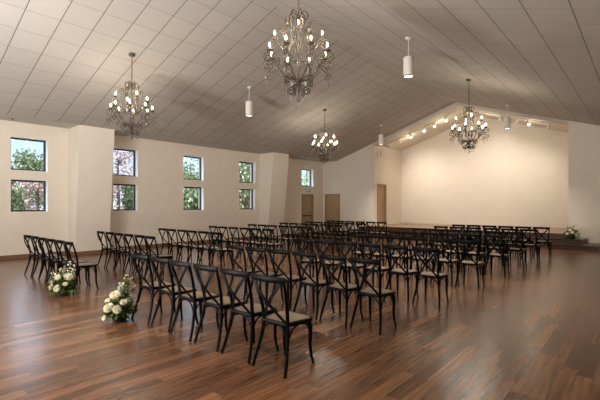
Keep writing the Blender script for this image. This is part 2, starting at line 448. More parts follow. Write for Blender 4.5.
d = struct('door_2', b, M['door'], 'tan flush door with lever handle in the far corner', 'door')
b = BM()
for a, c, z0, z1 in ((D2[0], D2[0]+.06, 0, D2[2]), (D2[1]-.06, D2[1], 0, D2[2]), (D2[0]+.06, D2[1]-.06, D2[2]-.06, D2[2])): box(b, a, c, YG-.015, YG+.15, z0, z1)
obj('door_frame', b, M['door_frame'], d, False)
lever(d, (D2[1]-.13, YG+.05, 1.0), 'y')
b = BM(); box(b, OX0-.14, OX0-.09, D3[0]+.05, D3[1]-.05, ZS+.01, D3[2]-.05)
d = struct('door_3', b, M['door'], 'tan recessed door on the side wall of the stage', 'door')
b = BM()
for a, c, z0, z1 in ((D3[0], D3[0]+.06, ZS, D3[2]), (D3[1]-.06, D3[1], ZS, D3[2]), (D3[0]+.06, D3[1]-.06, D3[2]-.06, D3[2])): box(b, OX0-.18, OX0+.015, a, c, z0, z1)
obj('door_frame', b, M['door_frame'], d, False)
lever(d, (OX0-.09, D3[1]-.13, 1.53), 'x')

# baseboards
def baseboard(name, segs, lb):
    b = BM()
    for x0, x1, y0, y1 in segs:
        box(b, x0, x1, y0, y1, 0, .115)
    struct(name, b, M['base'], lb, 'baseboard')
T = .018
def pier_base(y0): # round the pier foot
    y1 = y0+1.05; x = -13.47
    return [(XL, x+T, y0-T, y0), (x, x+T, y0, y1), (XL, x+T, y1, y1+T)]
baseboard('baseboard_left', [(XL, XL+T, YB, 4.79-T), (XL, XL+T, 5.84+T, 13.14-T), (XL, XL+T, 14.19+T, 16.22), (XL, XL+T, 17.22, YG)]+pier_base(4.79)+pier_base(13.14), 'brown wood baseboard along the left wall')
baseboard('baseboard_front', [(XL+T, D2[0], YG-T, YG), (D2[1], -11.97, YG-T, YG)], 'brown wood baseboard left of the stage')
b = BM(); box(b, OX0, OX1, YS-.015, YS, ZS, ZS+.05); struct('baseboard_stage', b, M['header'], 'pale baseboard at the foot of the stage wall', 'baseboard')

# small wall fittings
def exit_sign():
    t = thing('exit_sign', 'small clear exit sign with green letters above the far door', 'sign', (XL, 16.73, 2.33))
    b = BM(); box(b, 0, .03, -.10, .10, .13, .16); obj('mount', b, M['white_metal'], t, False)
    b = BM(); box(b, .01, .018, -.15, .15, -.03, .13); obj('panel', b, M['acrylic'], t, False)
    b = BM(); w, h, s = .042, .09, .011; z0 = .005; x0, x1 = .018, .021
    def bar(ya, za, yb, zb):    # y grows to the reader's right on the left wall
        dx, dz = yb-ya, zb-za; l = math.hypot(dx, dz); nx, nz = -dz/l*s/2, dx/l*s/2
        hexa(b, [(x0, ya+nx, za+nz), (x0, yb+nx, zb+nz), (x0, yb-nx, zb-nz), (x0, ya-nx, za-nz)], [(x1, ya+nx, za+nz), (x1, yb+nx, zb+nz), (x1, yb-nx, zb-nz), (x1, ya-nx, za-nz)])
    y = -.115
    bar(y, z0, y, z0+h); [bar(y, z0+k*h/2, y+w, z0+k*h/2) for k in (0, 1, 2)]
    y += .066; bar(y, z0, y+w, z0+h); bar(y, z0+h, y+w, z0)
    y += .072; bar(y, z0, y, z0+h)
    y += .030; bar(y, z0+h, y+w*1.1, z0+h); bar(y+w*.55, z0, y+w*.55, z0+h)
    obj('lettering', b, M['exit_green'], t, False)
exit_sign()
def outlet():
    t = thing('wall_outlet', 'small ivory outlet plate low on the left wall between window columns', 'outlet', (XL, 7.86, .47))
    b = BM(); box(b, 0, .008, -.04, .04, -.06, .06); bevel(b, .003, 1); obj('cover_plate', b, M['ivory'], t)
    b = BM()
    for z in (-.025, .025):
        box(b, .008, .012, -.016, .016, z-.014, z+.014)
    obj('socket', b, M['white_metal'], t, False)
outlet()
t = thing('ceiling_sprinkler', 'small dark sprinkler head on the soffit above the nearest window', 'sprinkler', (-13.55, 3.2, ZE))
b = BM(); lathe(b, [(0, .015), (.04, .015), (.04, 0), (.035, -.012), (0, -.012)], 12); obj('escutcheon', b, M['steel'], t)
b = BM(); lathe(b, [(0, -.01), (.012, -.01), (.012, -.04), (.028, -.043), (.028, -.047), (0, -.047)], 10); obj('nozzle', b, M['panic'], t)
t = thing('wall_speaker', 'small white box speaker high in the corner left of the stage opening', 'speaker', (OX0, YG+.45, 4.27))
b = BM(); box(b, .03, .15, -.09, .09, -.17, .17); bevel(b, .012, 2); obj('cabinet', b, M['white_metal'], t)
b = BM(); box(b, 0, .03, -.03, .03, -.05, .05); obj('bracket', b, M['white_metal'], t, False)
b = BM(); box(b, .15, .155, -.075, .075, -.15, .15); obj('grille', b, M['soffit'], t, False)

# ---------------------------------------------------------------- chairs
def quarter_arc(p0, p1, bulge, n=7):
    """quarter ellipse from p0 (on a leg, vertical start) to p1 (under the seat, horizontal end)"""
    p0, p1 = Vector(p0), Vector(p1); out = []
    for k in range(n+1):
        a = PI/2*k/n
        h = 1-math.cos(a); v = math.sin(a)
        out.append(Vector((p0.x+(p1.x-p0.x)*h, p0.y+(p1.y-p0.y)*h, p0.z+(p1.z-p0.z)*v)))
    return out
def seat_outline(inset=0, n=5):
    pts = []
    cs = [(-.178, .062, .045), (.178, .062, .045), (.220, .440, .085), (-.220, .440, .085)]
    ang = [PI, 1.5*PI, 0, .5*PI]
    for (x, y, r), a0 in zip(cs, ang):
        sx = 1 if x > 0 else -1; sy = 1 if y > .2 else -1
        cx, cy = x-sx*r, y-sy*r
        for k in range(n+1):
            a = a0+PI/2*k/n; rr = max(r-inset, .004)
            pts.append((cx+rr*math.cos(a), cy+rr*math.sin(a)))
    return pts
def build_chair():
    t = thing('cross_back_chair', '', 'chair')
    blk = M['black']
    # seat frame: ring
    b = BM(); o, i_ = seat_outline(0), seat_outline(.032); z0, z1 = .428, .464; n = len(o)
    oc = seat_outline(.006)
    rows = [[b.verts.new((x, y, z)) for x, y in pl] for pl, z in ((i_, z0), (oc, z0), (o, z0+.008), (o, z1-.010), (oc, z1), (i_, z1))]
    for a, c in zip(rows, rows[1:]+rows[:1]):
        for k in range(n): b.faces.new((a[k], a[(k+1) % n], c[(k+1) % n], c[k]))
    obj('seat_frame', b, blk, t)
    b = BM(); i2 = seat_outline(.10)
    ra = [b.verts.new((x, y, z1-.012)) for x, y in i_]; rb = [b.verts.new((x, y, z1+.002)) for x, y in i_]; rc = [b.verts.new((x*.6, (y-.23)*.6+.23, z1+.006)) for x, y in i_]
    for a, c in ((ra, rb), (rb, rc)):
        for k in range(n): b.faces.new((a[k], a[(k+1) % n], c[(k+1) % n], c[k]))
    b.faces.new(rc); b.faces.new(ra[::-1])
    obj('woven_seat', b, M['weave'], t)['label'] = 'beige woven rush seat panel'
    for s in (-1, 1):
        b = BM(); sweep(b, smooth_path([(s*.213, -.005, 0), (s*.196, .040, .15), (s*.168, .080, .32), (s*.157, .092, .46), (s*.165, .075, .60), (s*.187, .030, .76), (s*.203, -.014, .885)], 4), [.0145, .017, .019, .019, .018, .016, .014], 8)
        obj('leg', b, blk, t)
    for s in (-1, 1):
        b = BM(); sweep(b, smooth_path([(s*.172, .385, .432), (s*.178, .402, .35), (s*.174, .402, .20), (s*.179, .412, .09), (s*.190, .432, 0)], 4), [.023, .022, .018, .015, .0135], 8)
        obj('leg', b, blk, t)
    # top rail, bowed backwards
    b = BM(); pts = []
    for k in range(13):
        u = -1+2*k/12; pts.append((.222*u, -.052+.040*u*u, .880-.004*u*u))
    sweep(b, pts, 1, prof=[(-.010, -.022), (-.004, -.030), (.004, -.030), (.010, -.022), (.010, .022), (.004, .030), (-.004, .030), (-.010, .022)], up=(0, 0, 1))
    obj('top_rail', b, blk, t)
    for s in (-1, 1):
        b = BM(); o_ = .007*s
        pts = smooth_path([(s*.176, -.022+o_*.3, .865), (s*.100, -.030+o_, .765), (0, -.012+o_, .650), (-s*.085, .040+o_, .545), (-s*.150, .090+o_*.3, .450)], 4)
        sweep(b, pts, [1.25, 1.1, .95, .9, .9], prof=[(-.015, -.005), (.015, -.005), (.015, .005), (-.015, .005)], up=(0, 1, 0))
        obj('cross_slat', b, blk, t)
    def brace(p, q, p2, q2):
        for a, c in ((p, q), (p2, q2)):
            b = BM(); sweep(b, quarter_arc(a, c, 0), .0098, 6); obj('arched_brace', b, blk, t)
    brace((-.180, .066, .25), (-.030, .085, .428), (.180, .066, .25), (.030, .085, .428))
    brace((-.176, .400, .25), (-.035, .398, .428), (.176, .400, .25), (.035, .398, .428))
    for s in (-1, 1): brace((s*.176, .078, .25), (s*.185, .205, .428), (s*.178, .395, .25), (s*.190, .265, .428))
    return t
chair = build_chair(); chair_tree = tree_of(chair)
rows = [2.65, 4.27, 5.97, 7.75, 9.40, 10.98, 12.47, 13.95]
ordn = ['first', 'second', 'third', 'fourth', 'fifth', 'sixth', 'seventh', 'eighth']
first = True
for ri, ry in enumerate(rows):
    for side_ in ('right', 'left'):
        for k in range(6):
            if side_ == 'right':
                x = -2.47+.036*ri-.213-.495*k; n_aisle = 6-k; y = ry
            else:
                x = -10.75+.016*ri+(.11 if ri == 0 else 0)+.213+.495*k; n_aisle = 6-k; y = ry+.10
            pos = 'aisle seat' if n_aisle == 1 else (ordn[n_aisle-1]+' from the aisle' if n_aisle < 6 else 'outer end seat')
            row = 'row nearest the camera' if ri == 0 else ('row nearest the stage' if ri == 7 else ordn[ri]+' row from the camera')
            lb = 'black cross-back chair, %s, %s, %s block' % (pos, row, side_)
            loc = (x+rng.uniform(-.008, .008), y+rng.uniform(-.015, .015), 0); rz = R(rng.uniform(-1.2, 1.2))
            gp = 'cross-back chairs in the %s block' % side_
            if first:
                chair.location = loc; chair.rotation_euler = (0, 0, rz); chair['label'] = lb; chair['group'] = gp; first = False
            else: dup(chair, chair_tree, loc, rz, lb, gp)

# ---------------------------------------------------------------- chandeliers
def spiral(c, r0, r1, a0, turns, n=18):
    """points (r,z) of a spiral round c starting at radius r0 angle a0"""
    return [(c[0]+(r0+(r1-r0)*k/n)*math.cos(a0+turns*2*PI*k/n), c[1]+(r0+(r1-r0)*k/n)*math.sin(a0+turns*2*PI*k/n)) for k in range(n+1)]
def plane_pts(rz, ang): return [(r*math.cos(ang), r*math.sin(ang), z) for r, z in rz]
def drop(b, p, s=1):
    lathe(b, [(0, 0), (.004*s, -.006*s), (.005*s, -.02*s), (.012*s, -.05*s), (.013*s, -.06*s), (.007*s, -.075*s), (0, -.08*s)], 6, p)
CH_IRON = M['iron']
def smooth2(pts, per=4): return [(v.x, v.y) for v in smooth_path([(a, b, 0) for a, b in pts], per)]
def build_chandelier(top):
    """hub at z=0; top = height of the ceiling above the hub"""
    t = thing('chandelier', '', 'chandelier')
    b = BM(); lathe(b, [(0, .02), (.075, .02), (.075, -.03), (.07, -.04), (.03, -.06), (.012, -.065), (.012, -.07), (0, -.07)], 16)
    for v in b.verts: v.co.z += top
    canopy = obj('canopy', b, CH_IRON, t)
    b = BM(); z = top-.07; k = 0
    while z > 1.10:
        torus(b, (0, 0, z-.02), .022, .0045, 'x' if k % 2 else 'y', .62); z -= .036; k += 1
    sweep(b, [(0, 0, z+.0), (0, 0, 1.02)], .006, 6)
    obj('chain', b, CH_IRON, t)
    b = BM(); lathe(b, [(0, 1.03), (.012, 1.03), (.012, .93), (.03, .9), (.012, .87), (.010, .62), (.022, .58), (.026, .54), (.012, .50), (.010, .30), (.028, .24), (.03, .18), (.012, .14), (.012, .03), (.05, .02), (.06, -.01), (.045, -.035), (.018, -.05), (.014, -.12), (.035, -.15), (.03, -.18), (.012, -.20), (.008, -.27), (0, -.275)], 12)
    obj('stem', b, CH_IRON, t)
    def light_arm(ang, lower):
        b = BM()
        if lower:
            path = smooth2([(.03, -.005), (.13, .003), (.25, .065), (.345, .175), (.40, .285), (.455, .352)])
            sp = spiral((.492, .278), .080, .016, R(112), -1.45, 26)
            sweep(b, plane_pts(path+sp, ang), .0105, 6)
            sp2 = smooth2([(.37, .225), (.42, .20), (.475, .165)])+spiral((.485, .100), .060, .015, R(95), -1.35, 20)
            sweep(b, plane_pts(sp2, ang), .008, 5)
            sp3 = smooth2([(.33, .155), (.315, .215)])+spiral((.345, .255), .040, .012, R(190), -1.2, 14)
            sweep(b, plane_pts(sp3, ang), .007, 5)
            c = (.465, .362)
        else:
            path = smooth2([(.02, .30), (.08, .28), (.17, .36), (.26, .50), (.33, .595), (.375, .612)])
            sp = spiral((.39, .545), .07, .015, R(95), -1.4, 22)
            sweep(b, plane_pts(path+sp, ang), .009, 6)
            c = (.365, .615)
        a = obj('arm', b, CH_IRON, t)
        px, py = c[0]*math.cos(ang), c[0]*math.sin(ang)
        b = BM(); lathe(b, [(0, 0), (.02, 0), (.05, .016), (.056, .024), (.05, .024), (.016, .012), (0, .012)], 14, (px, py, c[1])); obj('drip_pan', b, CH_IRON, a)
        b = BM(); lathe(b, [(0, .01), (.014, .012), (.013, .075), (.010, .08), (0, .08)], 10, (px, py, c[1])); obj('candle_sleeve', b, M['candle'], a)
        b = BM(); lathe(b, [(0, .078), (.007, .082), (.0105, .096), (.0105, .103), (.007, .121), (.003, .134), (0, .135)], 10, (px, py, c[1])); obj('bulb', b, M['bulb'], a)
        if lower: ds = [(.555, 0, .185, 1.1), (.50, .10, .345, .9), (.515, 0, .035, 1.0)]
        else: ds = [(.43, 0, .47, .9), (.38, .1, .59, .9)]
        for r_, da, z_, sc in ds:
            b = BM(); drop(b, (r_*math.cos(ang+da), r_*math.sin(ang+da), z_), sc); obj('crystal_drop', b, M['crystal'], a)
    for k in range(8): light_arm(R(22.5+45*k), True)
    for k in range(4): light_arm(R(90*k), False)
    for k in range(6):                      # cage of long S scrolls up to the crown
        ang = R(15+60*k); b = BM()
        p = spiral((.115, .965), .022, .055, R(-30), 1.05, 16)[::1]
        crown = smooth2([(.018, .90), (.03, .985), (.085, 1.045), (.145, 1.0), (.135, .92), (.10, .90), (.085, .935)])
        sweep(b, plane_pts(crown, ang), .0095, 6)
        obj('crown_scroll', b, CH_IRON, t)
        b = BM()
        s = spiral((.225, .80), .014, .068, R(90-1.45*360), 1.45, 24)[:-1]+smooth2([(.225, .868), (.165, .845), (.125, .77), (.112, .66), (.14, .53), (.20, .40), (.228, .33), (.20, .275), (.155, .285), (.155, .325), (.185, .33)], 4)
        sweep(b, plane_pts(s, ang), .0088, 5)
        obj('cage_scroll', b, CH_IRON, t)
        for r_, da, z_, sc in ((.235, 0, .72, .9), (.10, .4, .82, 1.0)):
            b = BM(); drop(b, (r_*math.cos(ang+da), r_*math.sin(ang+da), z_), sc); obj('crystal_drop', b, M['crystal'], t)
        b = BM(); px, py = .15*math.cos(ang+.3), .15*math.sin(ang+.3)
        sweep(b, [(px, py, .775-q*.0075) for q in range(25)], [(.002, .006, .007, .006)[q % 4] for q in range(25)], 6)
        obj('crystal_strand', b, M['crystal'], t)
    for k in range(6):
        ang = R(60*k); b = BM()
        s = smooth2([(.045, -.02), (.10, .03), (.175, .045), (.245, .010)])+spiral((.200, -.025), .056, .012, R(30), -1.35, 18)
        sweep(b, plane_pts(s, ang), .0105, 6); obj('base_scroll', b, CH_IRON, t)
    for k in range(6):
        ang = R(30+60*k); b = BM()
        s = smooth2([(.02, -.05), (.06, -.09), (.12, -.11), (.165, -.145)])+spiral((.125, -.180), .050, .012, R(40), -1.3, 18)
        sweep(b, plane_pts(s, ang), .0105, 6); obj('base_scroll', b, CH_IRON, t)
        for r_, z_ in ((.21, -.085), (.12, -.235)):
            b = BM(); drop(b, (r_*math.cos(ang), r_*math.sin(ang), z_), 1.0); obj('crystal_drop', b, M['crystal'], t)
    b = BM(); bmesh.ops.create_icosphere(b, subdivisions=2, radius=.032)
    for v in b.verts: v.co.z -= .31
    lathe(b, [(0, -.34), (.010, -.345), (.012, -.37), (0, -.40)], 6)
    obj('crystal_ball', b, M['crystal'], t)
    return t
HUBZ = 3.49
spots = [((-4.05, 4.62), 'largest scrolled bronze chandelier, cut by the photo top edge'),
         ((-9.42, 4.63), 'scrolled bronze candle chandelier over the left block, nearest the left windows'),
         ((-9.36, 12.2), 'smallest scrolled bronze candle chandelier, hanging before the far tan doors'),
         ((-4.08, 12.45), 'scrolled bronze candle chandelier hanging in front of the blank stage wall')]
for i, ((x, y), lb) in enumerate(spots):
    top = zc(x)-HUBZ
    if i == 0: ch = build_chandelier(top); ch_tree = tree_of(ch); c = ch
    else: c = dup(ch, ch_tree, (0, 0, 0), 0, lb)
    for k_ in kids(c):                       # hang each chain from the ceiling above it
        if k_.name.startswith(('canopy', 'chain')): k_.location.z = zc(x)-zc(spots[0][0][0])
    c.location = (x, y, HUBZ); c['label'] = lb; c['group'] = 'scrolled candle chandeliers'
    c.rotation_euler = (0, 0, math.atan2(-y, -x)+R((0, 17, 8, 12)[i]))

# ---------------------------------------------------------------- pendants
def lamp(name, typ, loc, energy, col, size=.05, rot=None, **kw):
    l = bpy.data.lights.new(name, typ); l.energy = energy; l.color = col
    if typ in ('POINT', 'SPOT'): l.shadow_soft_size = size
    for k, v in kw.items(): setattr(l, k, v)
    o = bpy.data.objects.new(name, l); COL.objects.link(o); o.location = loc
    if rot is not None: o.rotation_euler = rot
    return o
WARM = (1, .92, .82)
pend = [((-4.12, 8.5), 'nearest white cylinder pendant, right of the largest chandelier'),
        ((-9.36, 8.35), 'white cylinder pendant between the left and largest chandeliers'),
        ((-9.28, 16.35), 'smallest white cylinder pendant left of the stage opening'),
        ((-4.0, 16.5), 'white cylinder pendant in front of the stage track lights, right of a chandelier')]
def build_pendant():
    t = thing('pendant_light', '', 'pendant light')
    b = BM(); lathe(b, [(0, .02), (.065, .02), (.065, -.03), (.055, -.04), (0, -.04)], 18); obj('canopy', b, M['white_metal'], t)
    b = BM(); sweep(b, [(0, 0, -.03), (0, 0, -.46)], .008, 8); obj('rod', b, M['white_metal'], t)
    b = BM(); lathe(b, [(0, -.45), (.105, -.45), (.112, -.46), (.112, -.88), (.108, -.885)], 28)
    lathe(b, [(.108, -.885), (.100, -.882), (.096, -.86)], 28); obj('shade', b, M['white_metal'], t)
    b = BM(); lathe(b, [(.112, -.87), (.114, -.872), (.114, -.89), (.100, -.89), (.100, -.87)], 28); obj('rim', b, M['black_rim'], t)
    b = BM(); lathe(b, [(0, -.87), (.1, -.87)], 28); obj('lens', b, M['lens'], t)
    return t
for i, ((x, y), lb) in enumerate(pend):
    if i == 0: pd = build_pendant(); pd_tree = tree_of(pd); p = pd
    else: p = dup(pd, pd_tree, (0, 0, 0), 0, lb)
    p.location = (x, y, zc(x)); p['label'] = lb; p['group'] = 'white cylinder pendants'
    lamp('pendant_or_fill_lamp', 'SPOT', (x, y, zc(x)-.90), 620, WARM, .09, (0, 0, 0), spot_size=R(105), spot_blend=.8)
# fill lamps added behind the camera for general light, with no pendants there
for x, y, en in ((-4.1, .4, 520), (-9.36, .4, 200), (-4.1, -3.2, 300), (-9.36, -3.2, 150)):
    lamp('pendant_or_fill_lamp', 'SPOT', (x, y, zc(x)-.90), en, WARM, .09, (0, 0, 0), spot_size=R(105), spot_blend=.8)

# ---------------------------------------------------------------- stage track lights
YT = 19.0
def zt(x): return zr(x)
for side_, x0, x1 in (('left', OX0+.25, XRIDGE-.15), ('right', XRIDGE+.15, OX1-.25)):
    b = BM()
    hexa(b, [(x0, YT-.02, zt(x0)-.035), (x1, YT-.02, zt(x1)-.035), (x1, YT+.02, zt(x1)-.035), (x0, YT+.02, zt(x0)-.035)],
            [(x0, YT-.02, zt(x0)), (x1, YT-.02, zt(x1)), (x1, YT+.02, zt(x1)), (x0, YT+.02, zt(x0))])
    tag(obj('track_rail', b, M['white_metal'], None, False), 'slim white lighting track on the %s slope above the stage' % side_, 'lighting track', 'stage lighting tracks')
def spotlight(x, aim, lens, label):
    t = thing('track_spotlight', label, 'spotlight', (x, YT, zt(x)-.035), 0, 'stage track spotlights')
    b = BM(); lathe(b, [(0, 0), (.03, 0), (.03, -.025), (.009, -.03), (.009, -.09), (0, -.09)], 12); obj('mount', b, M['white_metal'], t)
    d = Vector(aim).normalized(); q = Vector((0, 0, 1)).rotation_difference(d); c = Vector((0, 0, -.12))
    b = BM(); lathe(b, [(0, -.13), (.045, -.125), (.055, -.11), (.055, .11), (.050, .115), (.047, .09)], 16)
    for v in b.verts: v.co = q @ v.co + c
    h = obj('head', b, M['white_metal'], t)
    b = BM(); lathe(b, [(0, .103), (.047, .10)], 16)
    for v in b.verts: v.co = q @ v.co + c
    obj('lens', b, lens, h)
    w = Vector((x, YT, zt(x)-.035))+c+d*.125
    return w, d
tracks = []
def px_to_x(px, y=YT):
    u = (px-300)/400; th = math.atan(348/400); s, c = math.sin(th), math.cos(th)
    return y*(u*c-s)/(u*s+c)
heads = [(389, (1, .6, -1.2), 1), (399.5, (.3, 1.0, -.9), 1), (410.5, None, 0), (424, None, 0), (434, None, 0), (446, None, 0),
         (501, (-.5, .9, -.9), 1), (516, (-.9, .3, -1.0), 1), (528, None, 0), (549, (-.9, .9, -1.0), 1)]
names = ['leftmost white spotlight on the stage track', 'second white spotlight from the left on the track',
         'bright spotlight third from the left on the track', 'bright spotlight fourth from the left on the track',
         'bright spotlight fifth from the left on the track', 'bright spotlight nearest the ridge on the left track',
         'white spotlight nearest the ridge on the right track', 'second white spotlight from the ridge, right track',
         'lit spotlight third from the ridge, right track', 'rightmost white spotlight on the stage track']
for (px, aim, k), nm in zip(heads, names):
    x = px_to_x(px)
    a = aim if aim else (.55, -.75, -.75)
    w, d = spotlight(x, a, M['spot_dim'] if k else M['spot_lens'], nm)
    tgt = Vector((x*.8+XRIDGE*.2, YS, 2.1)) if k or True else None
    if k:
        l = lamp('track_lamp', 'SPOT', w, 110, (1, .92, .81), .04, None, spot_size=R(95), spot_blend=1)
        l.rotation_euler = d.to_track_quat('-Z', 'Y').to_euler()
for x in (-9.2, -7.5, -5.5, -3.8):
    lamp('recess_fill_lamp', 'POINT', (x, YT+.25, zr(x)-.42), 11, (1, .9, .76), .06)  # unseen point lamps added to brighten the recess ceiling
# unseen lamps added behind the header to brighten the stage wall
for x in (-9.6, -7.6, -5.4, -3.4):
    l = lamp('stage_fill_lamp', 'SPOT', (x, YG+.35, zr(x)-.25), 95, (1, .92, .81), .08, None, spot_size=R(100), spot_blend=1)
    l.rotation_euler = (Vector((x*.9+XRIDGE*.1, YS, .9))-l.location).to_track_quat('-Z', 'Y').to_euler()

# ---------------------------------------------------------------- flowers
def leaf(b, p, d, up, ln, w, curl=.25):
    d = d.normalized(); sd = d.cross(up)
    if sd.length < 1e-4: sd = d.orthogonal()
    sd.normalize(); nn = sd.cross(d)
    rows = []
    for k in range(4):
        t = k/3; ww = w*math.sin(PI*min(.95, .12+.80*t)); c = p+d*ln*t-nn*(-curl*ln*t*t)
        rows.append((b.verts.new(c-sd*ww), b.verts.new(c+sd*ww)))
    for a, c in zip(rows, rows[1:]): b.faces.new((a[0], a[1], c[1], c[0]))
def rnd_dir(r, zmin=-1):
    while True:
        v = Vector((r.gauss(0, 1), r.gauss(0, 1), r.gauss(0, 1))).normalized()
        if v.z >= zmin: return v
def rose(b, c, ax, R0, r):
    """layered petals opening round the axis"""
    ax = ax.normalized(); e1 = ax.orthogonal().normalized(); e2 = ax.cross(e1)
    lay = [(3, .30, 15), (4, .52, 30), (5, .75, 48), (6, .95, 66), (7, 1.05, 88)]
    for li, (n, rad, tilt) in enumerate(lay):
        for k in range(n):
            a0 = 2*PI*(k+.5*(li % 2))/n+r.uniform(-.15, .15); hw = PI/n*1.35
            grid = []
            for i in range(5):
                v = i/4; rr = R0*rad*math.sin(min(1.75, .25+1.45*v)); h = R0*(-.45+(1.05-.14*li)*v*1.1)
                row = []
                for j in range(5):
                    u = -1+j/2; a = a0+hw*u*(1-.25*(v-.5)**2*2)
                    hh = h-R0*.16*u*u*v; r2 = rr*(1+.06*v*(1-u*u))
                    row.append(b.verts.new(c+e1*r2*math.cos(a)+e2*r2*math.sin(a)+ax*hh))
                grid.append(row)
            for i in range(4):
                for j in range(4): b.faces.new((grid[i][j], grid[i][j+1], grid[i+1][j+1], grid[i+1][j]))
    bmesh.ops.create_icosphere(b, subdivisions=1, radius=R0*.30, matrix=Matrix.Translation(c))
def arrangement(label, loc, roses, sprays, W, H, seed, rz=0):
    r = random.Random(seed)
    t = thing('flower_arrangement', label, 'flowers', loc, rz, 'white rose arrangements')
    t.scale = (.93, .93, .93)
    b = BM(); lathe(b, [(0, 0), (.085, 0), (.105, .03), (.115, .10), (.10, .105), (.09, .04), (0, .04)], 18); obj('bowl', b, M['bowl'], t)
    b = BM()
    for k in range(760):
        d = rnd_dir(r, -.15); rad = r.uniform(.35, 1)
        p = Vector((d.x*W*.5*rad, d.y*W*.42*rad, .10+max(0, d.z)*H*.72*rad))
        dd = Vector((d.x, d.y, d.z*.6+r.uniform(-.35, .5)))
        if p.z < .05: p.z = .05
        leaf(b, p, dd, Vector((r.uniform(-.5, .5), r.uniform(-.5, .5), 1)), r.uniform(.035, .085), r.uniform(.010, .020), r.uniform(-.5, .3))
    # trailing fern fronds near the floor
    for k in range(11):
        a = 2*PI*k/11+r.uniform(-.2, .2); ln = W*r.uniform(.42, .60)
        pts = [Vector((math.cos(a)*ln*u, math.sin(a)*ln*u*.85, .13+.05*math.sin(u*PI)-.075*u*u)) for u in (0.2, .4, .55, .7, .85, 1)]
        sweep(b, pts, .0025, 4)
        for p in pts[1:]:
            for s in (-1, 1):
                leaf(b, p, Vector((math.cos(a+s*.9), math.sin(a+s*.9), .15)), Vector((0, 0, 1)), .06, .012, 0)
    for v in b.verts: v.co.z = max(v.co.z, .004)
    obj('foliage', b, M['arr_leaf'], t, True, False)
    for (x, y, z, rad) in roses:
        b = BM(); rose(b, Vector((x, y, z)), Vector((x*1.4, y*1.4, .12)) if z < H*.5 else Vector((x, y-.1, .25)), rad, r)
        obj('rose', b, r.choice([M['petal'], M['petal'], M['petal'], M['petal2']]), t, True, False)
    for (x, y, z) in sprays:
        b = BM(); p0 = Vector((x*.2, y*.2, .08)); p1 = Vector((x, y, z))
        mid = (p0+p1)/2+Vector((-y*.2, x*.2, .04))
        path = smooth_path([p0, mid, p1], 6); sweep(b, path, [.005, .002], 5)
        for p in path[4:]:
            for s in range(4):
                d = rnd_dir(r, -.3); leaf(b, p, Vector((d.x, d.y, d.z*.5+.4)), Vector((0, 0, 1)), r.uniform(.035, .06), r.uniform(.011, .017), .2)
        sp = obj('blossom_stem', b, M['arr_leaf'], t, True, False)
        b = BM()
        for p in path[5:]:
            for s in range(2):
                d = rnd_dir(r, 0); c = p+d*r.uniform(.02, .045); q = r.uniform(.011, .019)
                for k in range(5):
                    a = 2*PI*k/5; leaf(b, c, Vector((math.cos(a), math.sin(a), .7)), Vector((0, 0, 1)), q*1.5, q*.7, .3)
                bmesh.ops.create_icosphere(b, subdivisions=1, radius=q*.5, matrix=Matrix.Translation(c))
        obj('blossom', b, M['petal'], sp, True, False)
    return t
# local -Y faces the camera side of the hall
th = math.atan(348/400)
arrangement('white rose arrangement on the floor beside the left block aisle chair', (-7.66, 2.55, 0),
            [(.07, -.12, .36, .075), (-.09, -.10, .36, .058), (-.11, -.17, .17, .060), (-.20, -.07, .19, .05), (.13, .03, .28, .05), (-.18, .02, .27, .045), (.02, -.18, .24, .04)],
            [(.10, .02, .60), (.18, .0, .50), (-.18, .02, .42), (-.04, .10, .46)], .45, .46, 11, R(72))
arrangement('white rose arrangement on the floor in front of the right block aisle chair', (-5.41, 2.49, 0),
            [(-.06, -.10, .40, .068), (-.14, -.13, .23, .070), (-.03, -.19, .21, .056), (-.16, -.04, .31, .042), (.10, -.08, .30, .045), (.05, -.17, .30, .045), (-.20, -.16, .10, .035), (.14, .05, .22, .05)],
            [(.16, .0, .58), (.09, -.03, .63), (.20, .06, .44), (.02, .08, .50)], .42, .46, 23, R(64))
arrangement('white flower arrangement on the right end of the second stage step', (-2.06, 17.2, .355),
            [(.02, -.21, .27, .065), (-.14, -.18, .22, .055), (.15, -.18, .17, .07), (.22, -.12, .10, .055), (-.06, -.12, .36, .055), (.08, -.10, .40, .055), (-.22, -.10, .32, .045)],
            [(-.16, .0, .48), (.06, .02, .50), (-.05, .05, .46), (.2, .0, .32)], .50, .42, 31, R(8))
arrangement('white flower arrangement on the left end of the stage steps behind chairs', (-10.80, 17.2, .355),
            [(.02, -.20, .22, .06), (-.12, -.18, .18, .05), (.14, -.17, .17, .055), (-.05, -.12, .28, .045)],
            [(.10, .0, .46), (.0, .02, .40)], .46, .34, 43, R(32))

